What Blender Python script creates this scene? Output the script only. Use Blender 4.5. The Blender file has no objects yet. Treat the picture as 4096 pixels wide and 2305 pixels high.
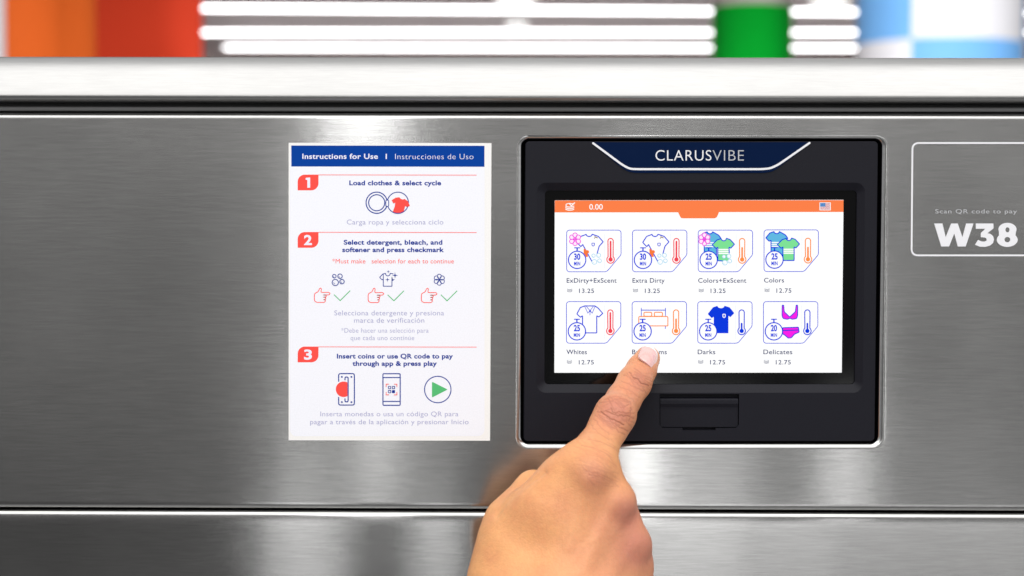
import bpy, bmesh, math, random
import numpy as np
from mathutils import Vector, Matrix
from mathutils.geometry import tessellate_polygon

random.seed(7)
sc = bpy.context.scene
COL = sc.collection
R = math.radians

# ------------------------------------------------------------------ camera
S = 0.00013                       # metres on the steel front per photo pixel
LENS = 36 * 0.9 / (4096 * S)
PITCH, ROLL = R(2.4), R(0.2)
cam_d = bpy.data.cameras.new('camera')
cam = bpy.data.objects.new('camera', cam_d)
COL.objects.link(cam)
CAM_M = (Matrix.Translation((0, -0.9 * math.cos(PITCH), 0.9 * math.sin(PITCH)))
         @ Matrix.Rotation(R(90) - PITCH, 4, 'X') @ Matrix.Rotation(ROLL, 4, 'Z'))
cam.matrix_world = CAM_M
cam_d.sensor_width = 36
cam_d.lens = LENS
cam_d.clip_start = 0.05
cam_d.clip_end = 200
cam_d.dof.use_dof = True
cam_d.dof.focus_distance = 0.885
cam_d.dof.aperture_fstop = 7.8
sc.camera = cam

# ------------------------------------------------------------------ world
world = bpy.data.worlds.new('World')
sc.world = world
world.use_nodes = True
nt = world.node_tree
bg = nt.nodes['Background']
tc = nt.nodes.new('ShaderNodeTexCoord')
sep = nt.nodes.new('ShaderNodeSeparateXYZ')
nt.links.new(tc.outputs['Generated'], sep.inputs[0])
ramp = nt.nodes.new('ShaderNodeValToRGB')
mr = nt.nodes.new('ShaderNodeMapRange')
mr.inputs['From Min'].default_value = -1
mr.inputs['From Max'].default_value = 1
nt.links.new(sep.outputs['X'], mr.inputs['Value'])
nt.links.new(mr.outputs['Result'], ramp.inputs['Fac'])
e = ramp.color_ramp.elements
e[0].position, e[0].color = 0.10, (0.42, 0.42, 0.43, 1)
e[1].position, e[1].color = 0.90, (0.70, 0.70, 0.71, 1)
for p_, c_ in ((0.30, 0.11), (0.46, 0.17), (0.56, 0.18), (0.70, 0.18)):
    q_ = e.new(p_)
    q_.color = (c_, c_, c_, 1)
up = nt.nodes.new('ShaderNodeMapRange')
up.inputs['From Min'].default_value, up.inputs['From Max'].default_value = 0.5, 0.9
up.inputs['To Min'].default_value, up.inputs['To Max'].default_value = 0.0, 0.75
nt.links.new(sep.outputs['Z'], up.inputs['Value'])
addc = nt.nodes.new('ShaderNodeVectorMath')
low = nt.nodes.new('ShaderNodeMapRange')
low.inputs['From Min'].default_value, low.inputs['From Max'].default_value = -0.35, 0.12
low.inputs['To Min'].default_value, low.inputs['To Max'].default_value = 0.42, 1.15
nt.links.new(sep.outputs['Z'], low.inputs['Value'])
mul = nt.nodes.new('ShaderNodeVectorMath')
mul.operation = 'SCALE'
nt.links.new(ramp.outputs['Color'], mul.inputs[0])
nt.links.new(low.outputs['Result'], mul.inputs['Scale'])
nt.links.new(mul.outputs['Vector'], addc.inputs[0])
nt.links.new(up.outputs['Result'], addc.inputs[1])
dn = nt.nodes.new('ShaderNodeMapRange')
dn.inputs['From Min'].default_value, dn.inputs['From Max'].default_value = -0.55, -0.95
dn.inputs['To Min'].default_value, dn.inputs['To Max'].default_value = 0.0, 0.30
nt.links.new(sep.outputs['Z'], dn.inputs['Value'])
add2 = nt.nodes.new('ShaderNodeVectorMath')
nt.links.new(addc.outputs['Vector'], add2.inputs[0])
nt.links.new(dn.outputs['Result'], add2.inputs[1])
nt.links.new(add2.outputs['Vector'], bg.inputs['Color'])
bg.inputs['Strength'].default_value = 1.15

# ------------------------------------------------------------------ lamps
def area(name, loc, target, sx, sy, power, col=(1, 1, 1)):
    d = bpy.data.lights.new(name, 'AREA')
    d.shape = 'RECTANGLE'
    d.size, d.size_y = sx, sy
    d.energy = power
    d.color = col
    o = bpy.data.objects.new(name, d)
    COL.objects.link(o)
    o.location = loc
    o.rotation_euler = (Vector(target) - Vector(loc)).to_track_quat('-Z', 'Y').to_euler()
    return o

area('ceiling_lamp_front', (0.0, -2.1, 2.05), (0, 0, 0.02), 5.2, 3.0, 121, (1.0, 0.985, 0.965))

def strip_lamp(px, wpx, zc, h, rad, dist=3.0, lean=0.0):
    """unseen lamp added to put a bright reflected band in the steel at photo column px; rad = its radiance"""
    k = (0.9 + dist) / 0.9
    w = wpx * S * k
    x = (px - 2048) * S * k
    o = area('added_band_lamp', (x, -dist, zc), (x, 0, zc), w, h, 1.16 * rad * math.pi * w * h)  # off-frame lamp, placed only for its reflection in the steel
    o.rotation_euler = (R(90), R(lean), 0)
    return o

strip_lamp(1445, 300, 0.72, 0.62, 7.0)
strip_lamp(1510, 130, -0.42, 0.55, 1.8)
strip_lamp(1197, 36, -0.42, 0.55, 1.6)
strip_lamp(1180, 320, -1.2, 0.6, 2.0)
strip_lamp(1740, 170, -1.2, 0.6, 2.1)
strip_lamp(2550, 150, -0.50, 0.30, 6.5, lean=3)
strip_lamp(2800, 420, -0.50, 0.30, 1.1)
strip_lamp(3390, 170, -0.50, 0.30, 2.7, lean=4)
strip_lamp(2730, 620, -1.2, 0.6, 1.9)
strip_lamp(3250, 380, -1.2, 0.6, 1.5)
strip_lamp(3900, 860, -1.2, 0.6, 1.15)

# unseen lamps added to light and shade the far columns
def spot(name, loc, target, deg, power):
    d = bpy.data.lights.new(name, 'SPOT')
    d.spot_size, d.spot_blend, d.energy, d.shadow_soft_size = R(deg), 0.4, power, 0.12
    o = bpy.data.objects.new(name, d)
    COL.objects.link(o)
    o.location = loc
    o.rotation_euler = (Vector(target) - Vector(loc)).to_track_quat('-Z', 'Y').to_euler()
    return o

spot('added_column_lamp', (-4.4, 3.9, 0.9), (-1.75, 5.6, 0.85), 30, 500)
spot('added_column_lamp', (1.2, 6.45, 0.8), (-1.5, 6.62, 0.85), 16, 340)
area('added_ceiling_wash', (0, 19, -0.4), (0, 24, 1.5), 6, 1.5, 1100)  # unseen lamp added to brighten the dark far ceiling
area('added_column_lamp', (1.2, 3.0, 0.4), (1.6, 8.5, 1.0), 1.4, 1.0, 185)

# ------------------------------------------------------------------ exposure
sc.view_settings.view_transform = 'Standard'
sc.view_settings.look = 'None'
sc.view_settings.exposure = 0
sc.view_settings.gamma = 1
sc.view_settings.use_curve_mapping = False
sc.render.engine = 'CYCLES'
sc.cycles.use_denoising = True
sc.cycles.max_bounces = 6
sc.cycles.sample_clamp_indirect = 4

# ------------------------------------------------------------------ helpers
C3 = np.array(CAM_M.to_3x3())
CO = np.array(CAM_M.translation)

def P(px, py, y=0.0):
    """point where the sight line of photo pixel (px, py) meets the plane at depth y"""
    d = C3 @ np.array(((px - 2048) / 4096 * 36 / LENS, (1152.5 - py) / 4096 * 36 / LENS, -1.0))
    t = (y - CO[1]) / d[1]
    return CO + d * t

def PN(a, y):
    a = np.asarray(a, float)
    d = np.stack([(a[:, 0] - 2048) / 4096 * 36 / LENS, (1152.5 - a[:, 1]) / 4096 * 36 / LENS, -np.ones(len(a))], 1) @ C3.T
    t = (y - CO[1]) / d[:, 1]
    return CO + d * np.asarray(t)[:, None]

def to_px(v):
    v = (np.asarray(v) - CO) @ C3
    return np.stack([2048 + v[:, 0] / -v[:, 2] * LENS / 36 * 4096, 1152.5 - v[:, 1] / -v[:, 2] * LENS / 36 * 4096], 1)

def PZ(px, py, z):
    d = C3 @ np.array(((px - 2048) / 4096 * 36 / LENS, (1152.5 - py) / 4096 * 36 / LENS, -1.0))
    return CO + d * ((z - CO[2]) / d[2])

def lin(c):
    return tuple((v / 255 / 12.92) if v / 255 <= 0.04045 else ((v / 255 + 0.055) / 1.055) ** 2.4 for v in c) + (1.0,)

def principled(name, base=(0.5, 0.5, 0.5), rough=0.5, metal=0.0, spec=0.5, coat=0.0):
    m = bpy.data.materials.new(name)
    m.use_nodes = True
    b = m.node_tree.nodes['Principled BSDF']
    b.inputs['Base Color'].default_value = (*base[:3], 1)
    b.inputs['Roughness'].default_value = rough
    b.inputs['Metallic'].default_value = metal
    b.inputs['Specular IOR Level'].default_value = spec
    b.inputs['Coat Weight'].default_value = coat
    return m

def nodes(m):
    return m.node_tree.nodes, m.node_tree.links, m.node_tree.nodes['Principled BSDF']

def glow(name, rgb, strength=1.0, sample=False):
    m = principled(name, (0.002, 0.002, 0.002), 0.25, spec=0.06)
    n, l, b = nodes(m)
    b.inputs['Emission Color'].default_value = lin(rgb)
    b.inputs['Emission Strength'].default_value = strength
    if not sample:
        m.cycles.emission_sampling = 'NONE'
    return m

def obj(name, me, mats, parent=None, smooth=False):
    o = bpy.data.objects.new(name, me)
    for m in (mats if isinstance(mats, (list, tuple)) else [mats]):
        me.materials.append(m)
    COL.objects.link(o)
    if parent is not None:
        o.parent = parent
        o.matrix_parent_inverse = Matrix.Identity(4)
        base = parent
        loc = Vector((0, 0, 0))
        while base is not None:
            loc += base.location
            base = base.parent
        me.transform(Matrix.Translation(-loc))
    if smooth:
        me.shade_smooth()
    return o

def mesh(verts, faces, mi=None):
    me = bpy.data.meshes.new('m')
    me.from_pydata([tuple(map(float, v)) for v in verts], [], faces)
    if mi is not None:
        me.polygons.foreach_set('material_index', mi)
    me.update()
    return me

def thing(name, label, cat, loc, group=None):
    o = bpy.data.objects.new(name, None)
    o.empty_display_size = 0.02
    COL.objects.link(o)
    o.location = Vector([float(v) for v in loc])
    o['label'], o['category'] = label, cat
    if group:
        o['group'] = group
    return o

def tag(o, label, cat, group=None):
    o['label'], o['category'] = label, cat
    if group:
        o['group'] = group
    return o

# ---- flat artwork -------------------------------------------------
def rrect(x0, y0, x1, y1, r, n=7):
    """rounded rectangle outline; r may be 4 radii (tl, tr, br, bl)"""
    rs = r if isinstance(r, (list, tuple)) else (r,) * 4
    pts = []
    for (cx, cy, a0, q) in ((x0 + rs[0], y0 + rs[0], 180, rs[0]), (x1 - rs[1], y0 + rs[1], 270, rs[1]),
                            (x1 - rs[2], y1 - rs[2], 0, rs[2]), (x0 + rs[3], y1 - rs[3], 90, rs[3])):
        if q <= 0:
            pts.append((cx, cy))
            continue
        for i in range(n):
            a = R(a0 + 90 * i / (n - 1))
            pts.append((cx + q * math.cos(a), cy + q * math.sin(a)))
    return pts

def qrrect(c, r, n=9):
    """rounded quad through four measured corners tl, tr, br, bl"""
    out = []
    for i in range(4):
        p0, p, p1 = (np.array(c[(i + k) % 4], float) for k in (-1, 0, 1))
        a, b = (p0 - p) / np.linalg.norm(p0 - p), (p1 - p) / np.linalg.norm(p1 - p)
        for k in range(n):
            t = R(90 * k / (n - 1))
            out.append(tuple(p + a * r * (1 - math.sin(t)) + b * r * (1 - math.cos(t))))
    return out

def circ(cx, cy, r, n=40, ry=None):
    return [(cx + r * math.cos(2 * math.pi * i / n), cy + (ry or r) * math.sin(2 * math.pi * i / n)) for i in range(n)]

def arc(cx, cy, r, a0, a1, n=14, ry=None):
    return [(cx + r * math.cos(R(a0 + (a1 - a0) * i / (n - 1))), cy + (ry or r) * math.sin(R(a0 + (a1 - a0) * i / (n - 1)))) for i in range(n)]

def soften(pts, r, closed=True, n=4):
    """round the corners of a polygon or polyline by r"""
    pts = [np.array(p, float) for p in pts]
    out, m = [], len(pts)
    for i, p in enumerate(pts):
        if not closed and i in (0, m - 1):
            out.append(tuple(p))
            continue
        a, b = pts[i - 1] - p, pts[(i + 1) % m] - p
        la, lb = np.linalg.norm(a), np.linalg.norm(b)
        q = min(r, la * 0.45, lb * 0.45)
        A, B = p + a / la * q, p + b / lb * q
        for k in range(n + 1):
            t = k / n
            out.append(tuple((1 - t) ** 2 * A + 2 * t * (1 - t) * p + t * t * B))
    return out

class Art:
    """flat print: every shape a thin sheet just above the one before"""
    STEP = 1.5e-5
    def __init__(self, ox=0, oy=0, k=1.0):
        self.v, self.f, self.m, self.z, self.mats, self.layer = [], [], [], [], [], 0
        self.ox, self.oy, self.k = ox, oy, k
        self.dx = self.dy = 0
    def view(self, ox, oy, k, dx=0, dy=0):
        self.ox, self.oy, self.k, self.dx, self.dy = ox, oy, k, dx, dy
        return self
    def _add(self, verts, faces, mat, raw=False):
        if mat not in self.mats:
            self.mats.append(mat)
        b = len(self.v)
        for x, y in verts:
            self.v.append((x, y) if raw else (self.ox + (x + self.dx) * self.k, self.oy + (y + self.dy) * self.k))
            self.z.append(self.layer)
        for f in faces:
            self.f.append([b + i for i in f])
            self.m.append(self.mats.index(mat))
        self.layer += 1
        return self
    def poly(self, pts, mat, holes=()):
        loops = [[Vector((x, y, 0)) for x, y in pts]] + [[Vector((x, y, 0)) for x, y in h] for h in holes]
        allp = [p for lp in loops for p in lp]
        return self._add([(p.x, p.y) for p in allp], [list(t) for t in tessellate_polygon(loops)], mat)
    def line(self, pts, w, mat, closed=False, cap=True):
        pts = [np.array(p, float) for p in pts]
        q = [pts[0]]
        for p in pts[1:]:
            if np.linalg.norm(p - q[-1]) > 1e-6:
                q.append(p)
        if closed and np.linalg.norm(q[0] - q[-1]) < 1e-6:
            q.pop()
        pts, m = q, len(q)
        L, Rr = [], []
        for i, p in enumerate(pts):
            d0 = p - pts[i - 1] if (i > 0 or closed) else pts[1] - p
            d1 = pts[(i + 1) % m] - p if (i < m - 1 or closed) else p - pts[i - 1]
            d0, d1 = d0 / np.linalg.norm(d0), d1 / np.linalg.norm(d1)
            n0, n1 = np.array((-d0[1], d0[0])), np.array((-d1[1], d1[0]))
            nn = n0 + n1
            ln = np.linalg.norm(nn)
            nn = n0 if ln < 1e-6 else nn / ln
            s = w / 2 / max(0.45, float(nn @ n0))
            if not closed and cap and i in (0, m - 1):
                pass
            L.append(p + nn * s)
            Rr.append(p - nn * s)
        V = [tuple(p) for p in L] + [tuple(p) for p in Rr]
        F = [[i, (i + 1) % m, m + (i + 1) % m, m + i] for i in range(m if closed else m - 1)]
        if not closed and cap:
            for (i, j, sg) in ((0, 1, -1), (m - 1, m - 2, -1)):
                d = pts[j] - pts[i]
                d = d / np.linalg.norm(d)
                a0 = math.atan2(d[1], d[0]) + math.pi / 2
                b = len(V)
                V += [tuple(pts[i] + w / 2 * np.array((math.cos(a0 + math.pi * k / 6), math.sin(a0 + math.pi * k / 6)))) for k in range(7)]
                F.append(list(range(b, b + 7)))
        return self._add(V, F, mat)
    def text(self, s, x0, x1, base, cap, mat, bold=0.0, gap=1.0, slant=0):
        """lettering fitted to a measured box: left, right, base line, capital height"""
        cu = bpy.data.curves.new('t', 'FONT')
        cu.body = s
        cu.size = 1
        cu.space_character = gap
        cu.offset = bold
        cu.resolution_u = 6
        o = bpy.data.objects.new('t', cu)
        COL.objects.link(o)
        dg = bpy.context.evaluated_depsgraph_get()
        me = bpy.data.meshes.new_from_object(o.evaluated_get(dg))
        bpy.data.objects.remove(o)
        V = np.array([v.co[:2] for v in me.vertices])
        F = [list(p.vertices) for p in me.polygons]
        bpy.data.meshes.remove(me)
        ky = cap / (CAPH + 2 * bold)
        mn, mx = V[:, 0].min(), V[:, 0].max()
        kx = (x1 - x0) / (mx - mn)
        W = [(x0 + (a - mn) * kx, base - (b + bold) * ky) for a, b in V]
        return self._add(W, F, mat)
    def build(self, name, y, parent):
        V = PN(np.array(self.v), y - np.array(self.z) * self.STEP)
        return obj(name, mesh(V, self.f, self.m), self.mats, parent)

def cap_height():
    cu = bpy.data.curves.new('t', 'FONT')
    cu.body = 'H'
    o = bpy.data.objects.new('t', cu)
    COL.objects.link(o)
    me = bpy.data.meshes.new_from_object(o.evaluated_get(bpy.context.evaluated_depsgraph_get()))
    bpy.data.objects.remove(o)
    h = max(v.co.y for v in me.vertices) - min(v.co.y for v in me.vertices)
    bpy.data.meshes.remove(me)
    return h
CAPH = cap_height()

# ------------------------------------------------------------------ materials
def steel(name, base, rough, aniso, grain=1.0):
    m = principled(name, base, rough, metal=1.0)
    n, l, b = nodes(m)
    b.inputs['Anisotropic'].default_value = aniso
    tx = n.new('ShaderNodeTexCoord')
    mp = n.new('ShaderNodeMapping')
    mp.inputs['Scale'].default_value = (70, 70, 1500)
    l.new(tx.outputs['Object'], mp.inputs['Vector'])
    n1 = n.new('ShaderNodeTexNoise')
    n1.inputs['Scale'].default_value = 1.0
    n1.inputs['Detail'].default_value = 5
    n1.inputs['Roughness'].default_value = 0.7
    l.new(mp.outputs['Vector'], n1.inputs['Vector'])
    n2 = n.new('ShaderNodeTexNoise')                   # slow unevenness of the sheet
    n2.inputs['Scale'].default_value = 14
    n2.inputs['Detail'].default_value = 3
    l.new(tx.outputs['Object'], n2.inputs['Vector'])
    mr = n.new('ShaderNodeMapRange')
    mr.inputs['From Min'].default_value, mr.inputs['From Max'].default_value = 0.25, 0.75
    mr.inputs['To Min'].default_value, mr.inputs['To Max'].default_value = 1 - 0.115 * grain, 1 + 0.115 * grain
    l.new(n1.outputs['Fac'], mr.inputs['Value'])
    mx = n.new('ShaderNodeVectorMath')
    mx.operation = 'SCALE'
    mx.inputs[0].default_value = base[:3]
    l.new(mr.outputs['Result'], mx.inputs['Scale'])
    l.new(mx.outputs['Vector'], b.inputs['Base Color'])
    r2 = n.new('ShaderNodeMapRange')
    r2.inputs['To Min'].default_value, r2.inputs['To Max'].default_value = rough * 0.82, rough * 1.2
    l.new(n2.outputs['Fac'], r2.inputs['Value'])
    l.new(r2.outputs['Result'], b.inputs['Roughness'])
    b1 = n.new('ShaderNodeBump')
    b1.inputs['Strength'].default_value = 0.02 * grain
    b1.inputs['Distance'].default_value = 0.0003
    l.new(n1.outputs['Fac'], b1.inputs['Height'])
    b2 = n.new('ShaderNodeBump')                       # gentle waves rolled into the sheet
    b2.inputs['Strength'].default_value = 0.05
    b2.inputs['Distance'].default_value = 0.002
    l.new(n2.outputs['Fac'], b2.inputs['Height'])
    l.new(b1.outputs['Normal'], b2.inputs['Normal'])
    l.new(b2.outputs['Normal'], b.inputs['Normal'])
    tg = n.new('ShaderNodeCombineXYZ')
    tg.inputs[2].default_value = 1.0
    l.new(tg.outputs[0], b.inputs['Tangent'])
    return m

M_STEEL = steel('brushed_steel', (0.48, 0.477, 0.470), 0.165, 0.97)
M_LID = steel('satin_steel', (0.345, 0.344, 0.341), 0.31, 0.4, 0.6)
M_BLACK = principled('black_gap', (0.004, 0.004, 0.004), 0.8, spec=0.1)
M_RUBBER = principled('rubber', (0.22, 0.22, 0.22), 0.6)

def speckled(name, base, rough, bump):
    m = principled(name, base, rough, spec=0.18)
    n, l, b = nodes(m)
    tx = n.new('ShaderNodeTexCoord')
    a = n.new('ShaderNodeTexNoise')
    a.inputs['Scale'].default_value = 2600
    a.inputs['Detail'].default_value = 2
    l.new(tx.outputs['Object'], a.inputs['Vector'])
    bp = n.new('ShaderNodeBump')
    bp.inputs['Strength'].default_value = bump
    bp.inputs['Distance'].default_value = 0.0002
    l.new(a.outputs['Fac'], bp.inputs['Height'])
    l.new(bp.outputs['Normal'], b.inputs['Normal'])
    # grains of dust
    v = n.new('ShaderNodeTexVoronoi')
    v.inputs['Scale'].default_value = 620
    l.new(tx.outputs['Object'], v.inputs['Vector'])
    cr = n.new('ShaderNodeValToRGB')
    cr.color_ramp.elements[0].position, cr.color_ramp.elements[0].color = 0.04, (0.05, 0.05, 0.05, 1)
    cr.color_ramp.elements[1].position, cr.color_ramp.elements[1].color = 0.06, (*base, 1)
    l.new(v.outputs['Distance'], cr.inputs['Fac'])
    l.new(cr.outputs['Color'], b.inputs['Base Color'])
    return m

M_PLASTIC = speckled('charcoal_plastic', (0.0085, 0.0085, 0.0135), 0.5, 0.25)
M_GLASS = principled('screen_glass', (0.0012, 0.0012, 0.0015), 0.09, spec=0.35)
M_NAVY = principled('navy_enamel', lin((0, 22, 58))[:3], 0.35, spec=0.08)
M_WHITE = principled('white_ink', (0.82, 0.82, 0.85), 0.45)
M_GREYINK = principled('silver_ink', (0.50, 0.51, 0.53), 0.4)

def paper(name, rgb, k=1.0):
    c = [v * k for v in lin(rgb)[:3]]
    m = principled(name, c, 0.55, spec=0.08)
    n, l, b = nodes(m)
    tx = n.new('ShaderNodeTexCoord')
    a = n.new('ShaderNodeTexNoise')
    a.inputs['Scale'].default_value = 1500
    a.inputs['Detail'].default_value = 3
    l.new(tx.outputs['Object'], a.inputs['Vector'])
    r = n.new('ShaderNodeMapRange')
    r.inputs['To Min'].default_value, r.inputs['To Max'].default_value = 0.92, 1.08
    l.new(a.outputs['Fac'], r.inputs['Value'])
    s = n.new('ShaderNodeVectorMath')
    s.operation = 'SCALE'
    s.inputs[0].default_value = c
    l.new(r.outputs['Result'], s.inputs['Scale'])
    l.new(s.outputs['Vector'], b.inputs['Base Color'])
    return m

M_PAPER = paper('paper_white', (243, 244, 251), 0.99)
M_EDGE = paper('paper_cream_edge', (244, 243, 241), 0.99)
M_BAND = paper('print_blue', (0, 62, 152))
M_INK = paper('print_navy', (16, 52, 150))
M_CORAL = paper('print_coral', (250, 82, 74))
M_LAV = paper('print_lavender', (172, 172, 208))
M_GREEN = paper('print_green', (88, 188, 118))
M_BANDTXT = paper('print_white', (238, 238, 252))

G_WHITE = glow('screen_white', (255, 255, 255), 1.02, True)
G_ORANGE = glow('screen_orange', (253, 128, 72))
G_BLUE = glow('screen_blue', (0, 54, 222))
G_DKBLUE = glow('screen_ink', (22, 42, 98))
G_RED = glow('screen_red', (243, 66, 82))
G_AMBER = glow('screen_amber', (255, 143, 66))
G_SKY = glow('screen_sky', (96, 184, 226))
G_LIME = glow('screen_lime', (126, 226, 150))
G_MAG = glow('screen_magenta', (250, 28, 232))
G_PINK = glow('screen_pink', (244, 60, 226))
G_PETAL = glow('screen_petal', (255, 236, 253))
G_BUB = glow('screen_bubble', (160, 214, 240))
G_PALE = glow('screen_pale', (222, 233, 247))
G_BROWN = glow('screen_brown', (140, 110, 90))
G_FLAGRED = glow('screen_flag_red', (190, 50, 80))
G_FLAGBLUE = glow('screen_flag_blue', (70, 120, 190))
G_STAIN = glow('screen_stain', (250, 122, 60))

# ------------------------------------------------------------------ machine front
def run(profile, xa=-0.37, xb=0.37):
    """sheet bent along a profile of (left z, right z, y), drawn out along x"""
    V, F = [], []
    x0, x1 = P(0, 1152).item(0), P(4096, 1152).item(0)
    N = 2
    for zl, zr, y in profile:
        for x in (xa, xb):
            t = (x - x0) / (x1 - x0)
            V.append((x, y, zl + (zr - zl) * t))
    for i in range(len(profile) - 1):
        F.append([2 * i, 2 * i + 1, 2 * i + 3, 2 * i + 2])
    return V, F

def pz(pl, pr, y):
    return (P(0, pl, y)[2], P(4096, pr, y)[2], y)

root = thing('washing_machine', 'brushed stainless steel washing machine front with rounded bright lid edge', 'washing machine', (0, 0.02, P(2048, 2305)[2] - 0.05))

# lid: sloping front that rolls under
zl, zr = P(0, 226, 0.005)[2], P(4096, 231, 0.005)[2]
lid_prof = [(0.11, 0), (0.03, 0), (-0.0015, 0), (-0.0030, 1.0), (-0.0043, 3.5), (-0.0055, 9), (-0.0068, 18), (-0.0082, 32), (-0.0094, 46),
            (-0.0108, 66), (-0.0138, 118), (-0.0152, 146), (-0.0158, 158), (-0.0160, 166), (-0.0158, 173), (-0.0150, 179), (-0.0136, 183), (-0.0118, 185), (-0.004, 186), (0.02, 186)]
V, F = run([(zl - d * S * 0.985, zr - d * S * 0.985, y) for y, d in lid_prof])
obj('lid', mesh([(x_, y_ + 0.009, z_) for x_, y_, z_ in V], F), M_LID, root, True)

# gasket and dark gap under the lid
V, F = run([pz(408, 412, 0.012), pz(424, 428, 0.0075), pz(427, 431, 0.0035), pz(430, 434, 0.003), pz(441, 445, 0.003), pz(445, 449, 0.0045), pz(446, 450, 0.012)])
obj('gasket', mesh(V, F), M_RUBBER, root, True)
V, F = run([pz(380, 380, 0.013), pz(520, 520, 0.013)])
obj('gap_backing', mesh(V, F), M_BLACK, root)

# fascia with the rolled opening for the touch screen unit
V, F = run([pz(451, 455, 0.02), pz(451, 455, 0.006), pz(451.5, 455.5, 0.0030), pz(453, 457, 0.0017), pz(456, 460, 0.0009), pz(460, 464, 0.00042), pz(465, 469, 0.00014), pz(470, 474, 0.00002), pz(474, 478, 0.0)])
b = len(V)
V2, F2 = run([pz(2002, 2017, 0.0), pz(2010, 2025, 0.0), pz(2018, 2033, 0.00015), pz(2024, 2039, 0.0006), pz(2028, 2043, 0.0014), pz(2030, 2045, 0.003), pz(2030, 2045, 0.02)])
V += V2
F += [[b + i for i in f] for f in F2]
OUT = [(2068, 541), (3556, 541), (3543, 1797), (2063, 1797)]
INN = [(2088, 557), (3528, 557), (3511, 1775), (2086, 1775)]
loops = []
outer_l = qrrect(OUT, 48, 13)
inner_l = qrrect(INN, 30, 13)
NL = len(outer_l)
prof = [(-0.06, 0.0), (0.0, 0.0)] + [(t, 0.0022 * (1 - math.sqrt(1 - t * t))) for t in (0.2, 0.4, 0.58, 0.73, 0.85, 0.94, 0.99)] + [(1.0, 0.004), (1.0, 0.012)]
for t, y in prof:
    loops.append([P(a[0] + (c[0] - a[0]) * t, a[1] + (c[1] - a[1]) * t, 0) + np.array((0, y, 0)) for a, c in zip(outer_l, inner_l)])
b = len(V)
for lp in loops:
    V += [tuple(p) for p in lp]
for i in range(len(loops) - 1):
    for k in range(NL):
        k2 = (k + 1) % NL
        F.append([b + i * NL + k, b + i * NL + k2, b + (i + 1) * NL + k2, b + (i + 1) * NL + k])
smooth_n = len(F)
# the flat sheet round the opening
x0, x1 = P(0, 1152)[0], P(4096, 1152)[0]
def zat(pl, pr, x):
    a, c = P(0, pl)[2], P(4096, pr)[2]
    return a + (c - a) * (x - x0) / (x1 - x0)
frame = [(-0.37, 0, zat(474, 478, -0.37)), (0.37, 0, zat(474, 478, 0.37)), (0.37, 0, zat(2002, 2017, 0.37)), (-0.37, 0, zat(2002, 2017, -0.37))]
lp2 = [[Vector((p[0], p[2], 0)) for p in frame], [Vector((p[0], p[2], 0)) for p in loops[0]]]
b = len(V)
V += frame + [tuple(p) for p in loops[0]]
for t in tessellate_polygon(lp2):
    F.append([b + i for i in t])
me = mesh(V, F)
o = obj('fascia', me, M_STEEL, root)
me.polygons.foreach_set('use_smooth', [i < smooth_n for i in range(len(F))])
bm = bmesh.new(); bm.from_mesh(me); bmesh.ops.recalc_face_normals(bm, faces=bm.faces)
bm.normal_update()
for f in bm.faces:
    if not f.smooth and f.normal.y > 0:
        f.normal_flip()
bm.to_mesh(me); bm.free()
V, F = run([pz(1990, 2000, 0.014), pz(2070, 2080, 0.014)])
obj('gap_backing', mesh(V, F), M_BLACK, root)

# lower panel, leaning back towards the bottom
TL = 0.105
low = [(2036, 0.02), (2036, 0.006), (2037, 0.0034), (2039, 0.0021), (2042, 0.00125), (2046, 0.00070), (2051, 0.00032), (2057, 0.00010), (2064, 0.0)]
prof = [pz(a, a + 15, y) for a, y in low]
z0l, z0r, _ = prof[-1]
for d in (12, 24, 36, 60, 700, 1400):
    k = min(1, d / 36) * 0.5 if d <= 36 else None
    yy = TL * d * S if d > 36 else TL * S * d * d / 72
    if d > 36:
        yy = TL * S * (d - 18)
    prof.append((z0l - d * S, z0r - d * S, yy))
V, F = run(prof)
obj('lower_panel', mesh(V, F), M_STEEL, root, True)

# ------------------------------------------------------------------ touch screen console
con = thing('touchscreen_console', 'black framed touchscreen console lit with laundry cycle choices beside the white notice', 'touchscreen', P(2800, 1767, 0.012))
CF = 0.0006
OUTC = [(2101, 565), (3514, 565), (3500, 1767), (2094, 1767)]
co = qrrect(OUTC, 17, 7)
def inset(c, d):
    (a, b, e, f) = c
    return [(a[0] + d, a[1] + d), (b[0] - d, b[1] + d), (e[0] - d, e[1] - d), (f[0] + d, f[1] - d)]
NB = len(co)
V, F = [], []
for d, y, r in ((0, 0.012, 17), (0, CF + 0.0010, 17), (1.0, CF + 0.0003, 16.5), (3.5, CF, 15), (6, CF, 13)):
    V += [tuple(P(x, yy, 0) + np.array((0, y, 0))) for x, yy in qrrect(inset(OUTC, d), r, 7)]
for i in range(4):
    for k in range(NB):
        k2 = (k + 1) % NB
        F.append([i * NB + k, i * NB + k2, (i + 1) * NB + k2, (i + 1) * NB + k])
inner = qrrect(inset(OUTC, 6), 13, 7)
RO = [(2147, 731), (3462, 731), (3452, 1572), (2146, 1572)]
RI = [(2180, 762), (3432, 762), (3423, 1540), (2178, 1540)]
ro, ri = qrrect(RO, 38, 9), qrrect(RI, 16, 9)
pocket = [(2639, 1577), (2957, 1577), (2956, 1700), (2944, 1713), (2863, 1714), (2863, 1722), (2730, 1722), (2730, 1713), (2651, 1713), (2639, 1700)]
allp = inner + ro + pocket
b = len(V)
V += [tuple(P(x, yy, 0) + np.array((0, CF, 0))) for x, yy in allp]
for t in tessellate_polygon([[Vector((x, yy, 0)) for x, yy in q] for q in (inner, ro, pocket)]):
    F.append([b + i for i in t])
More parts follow.
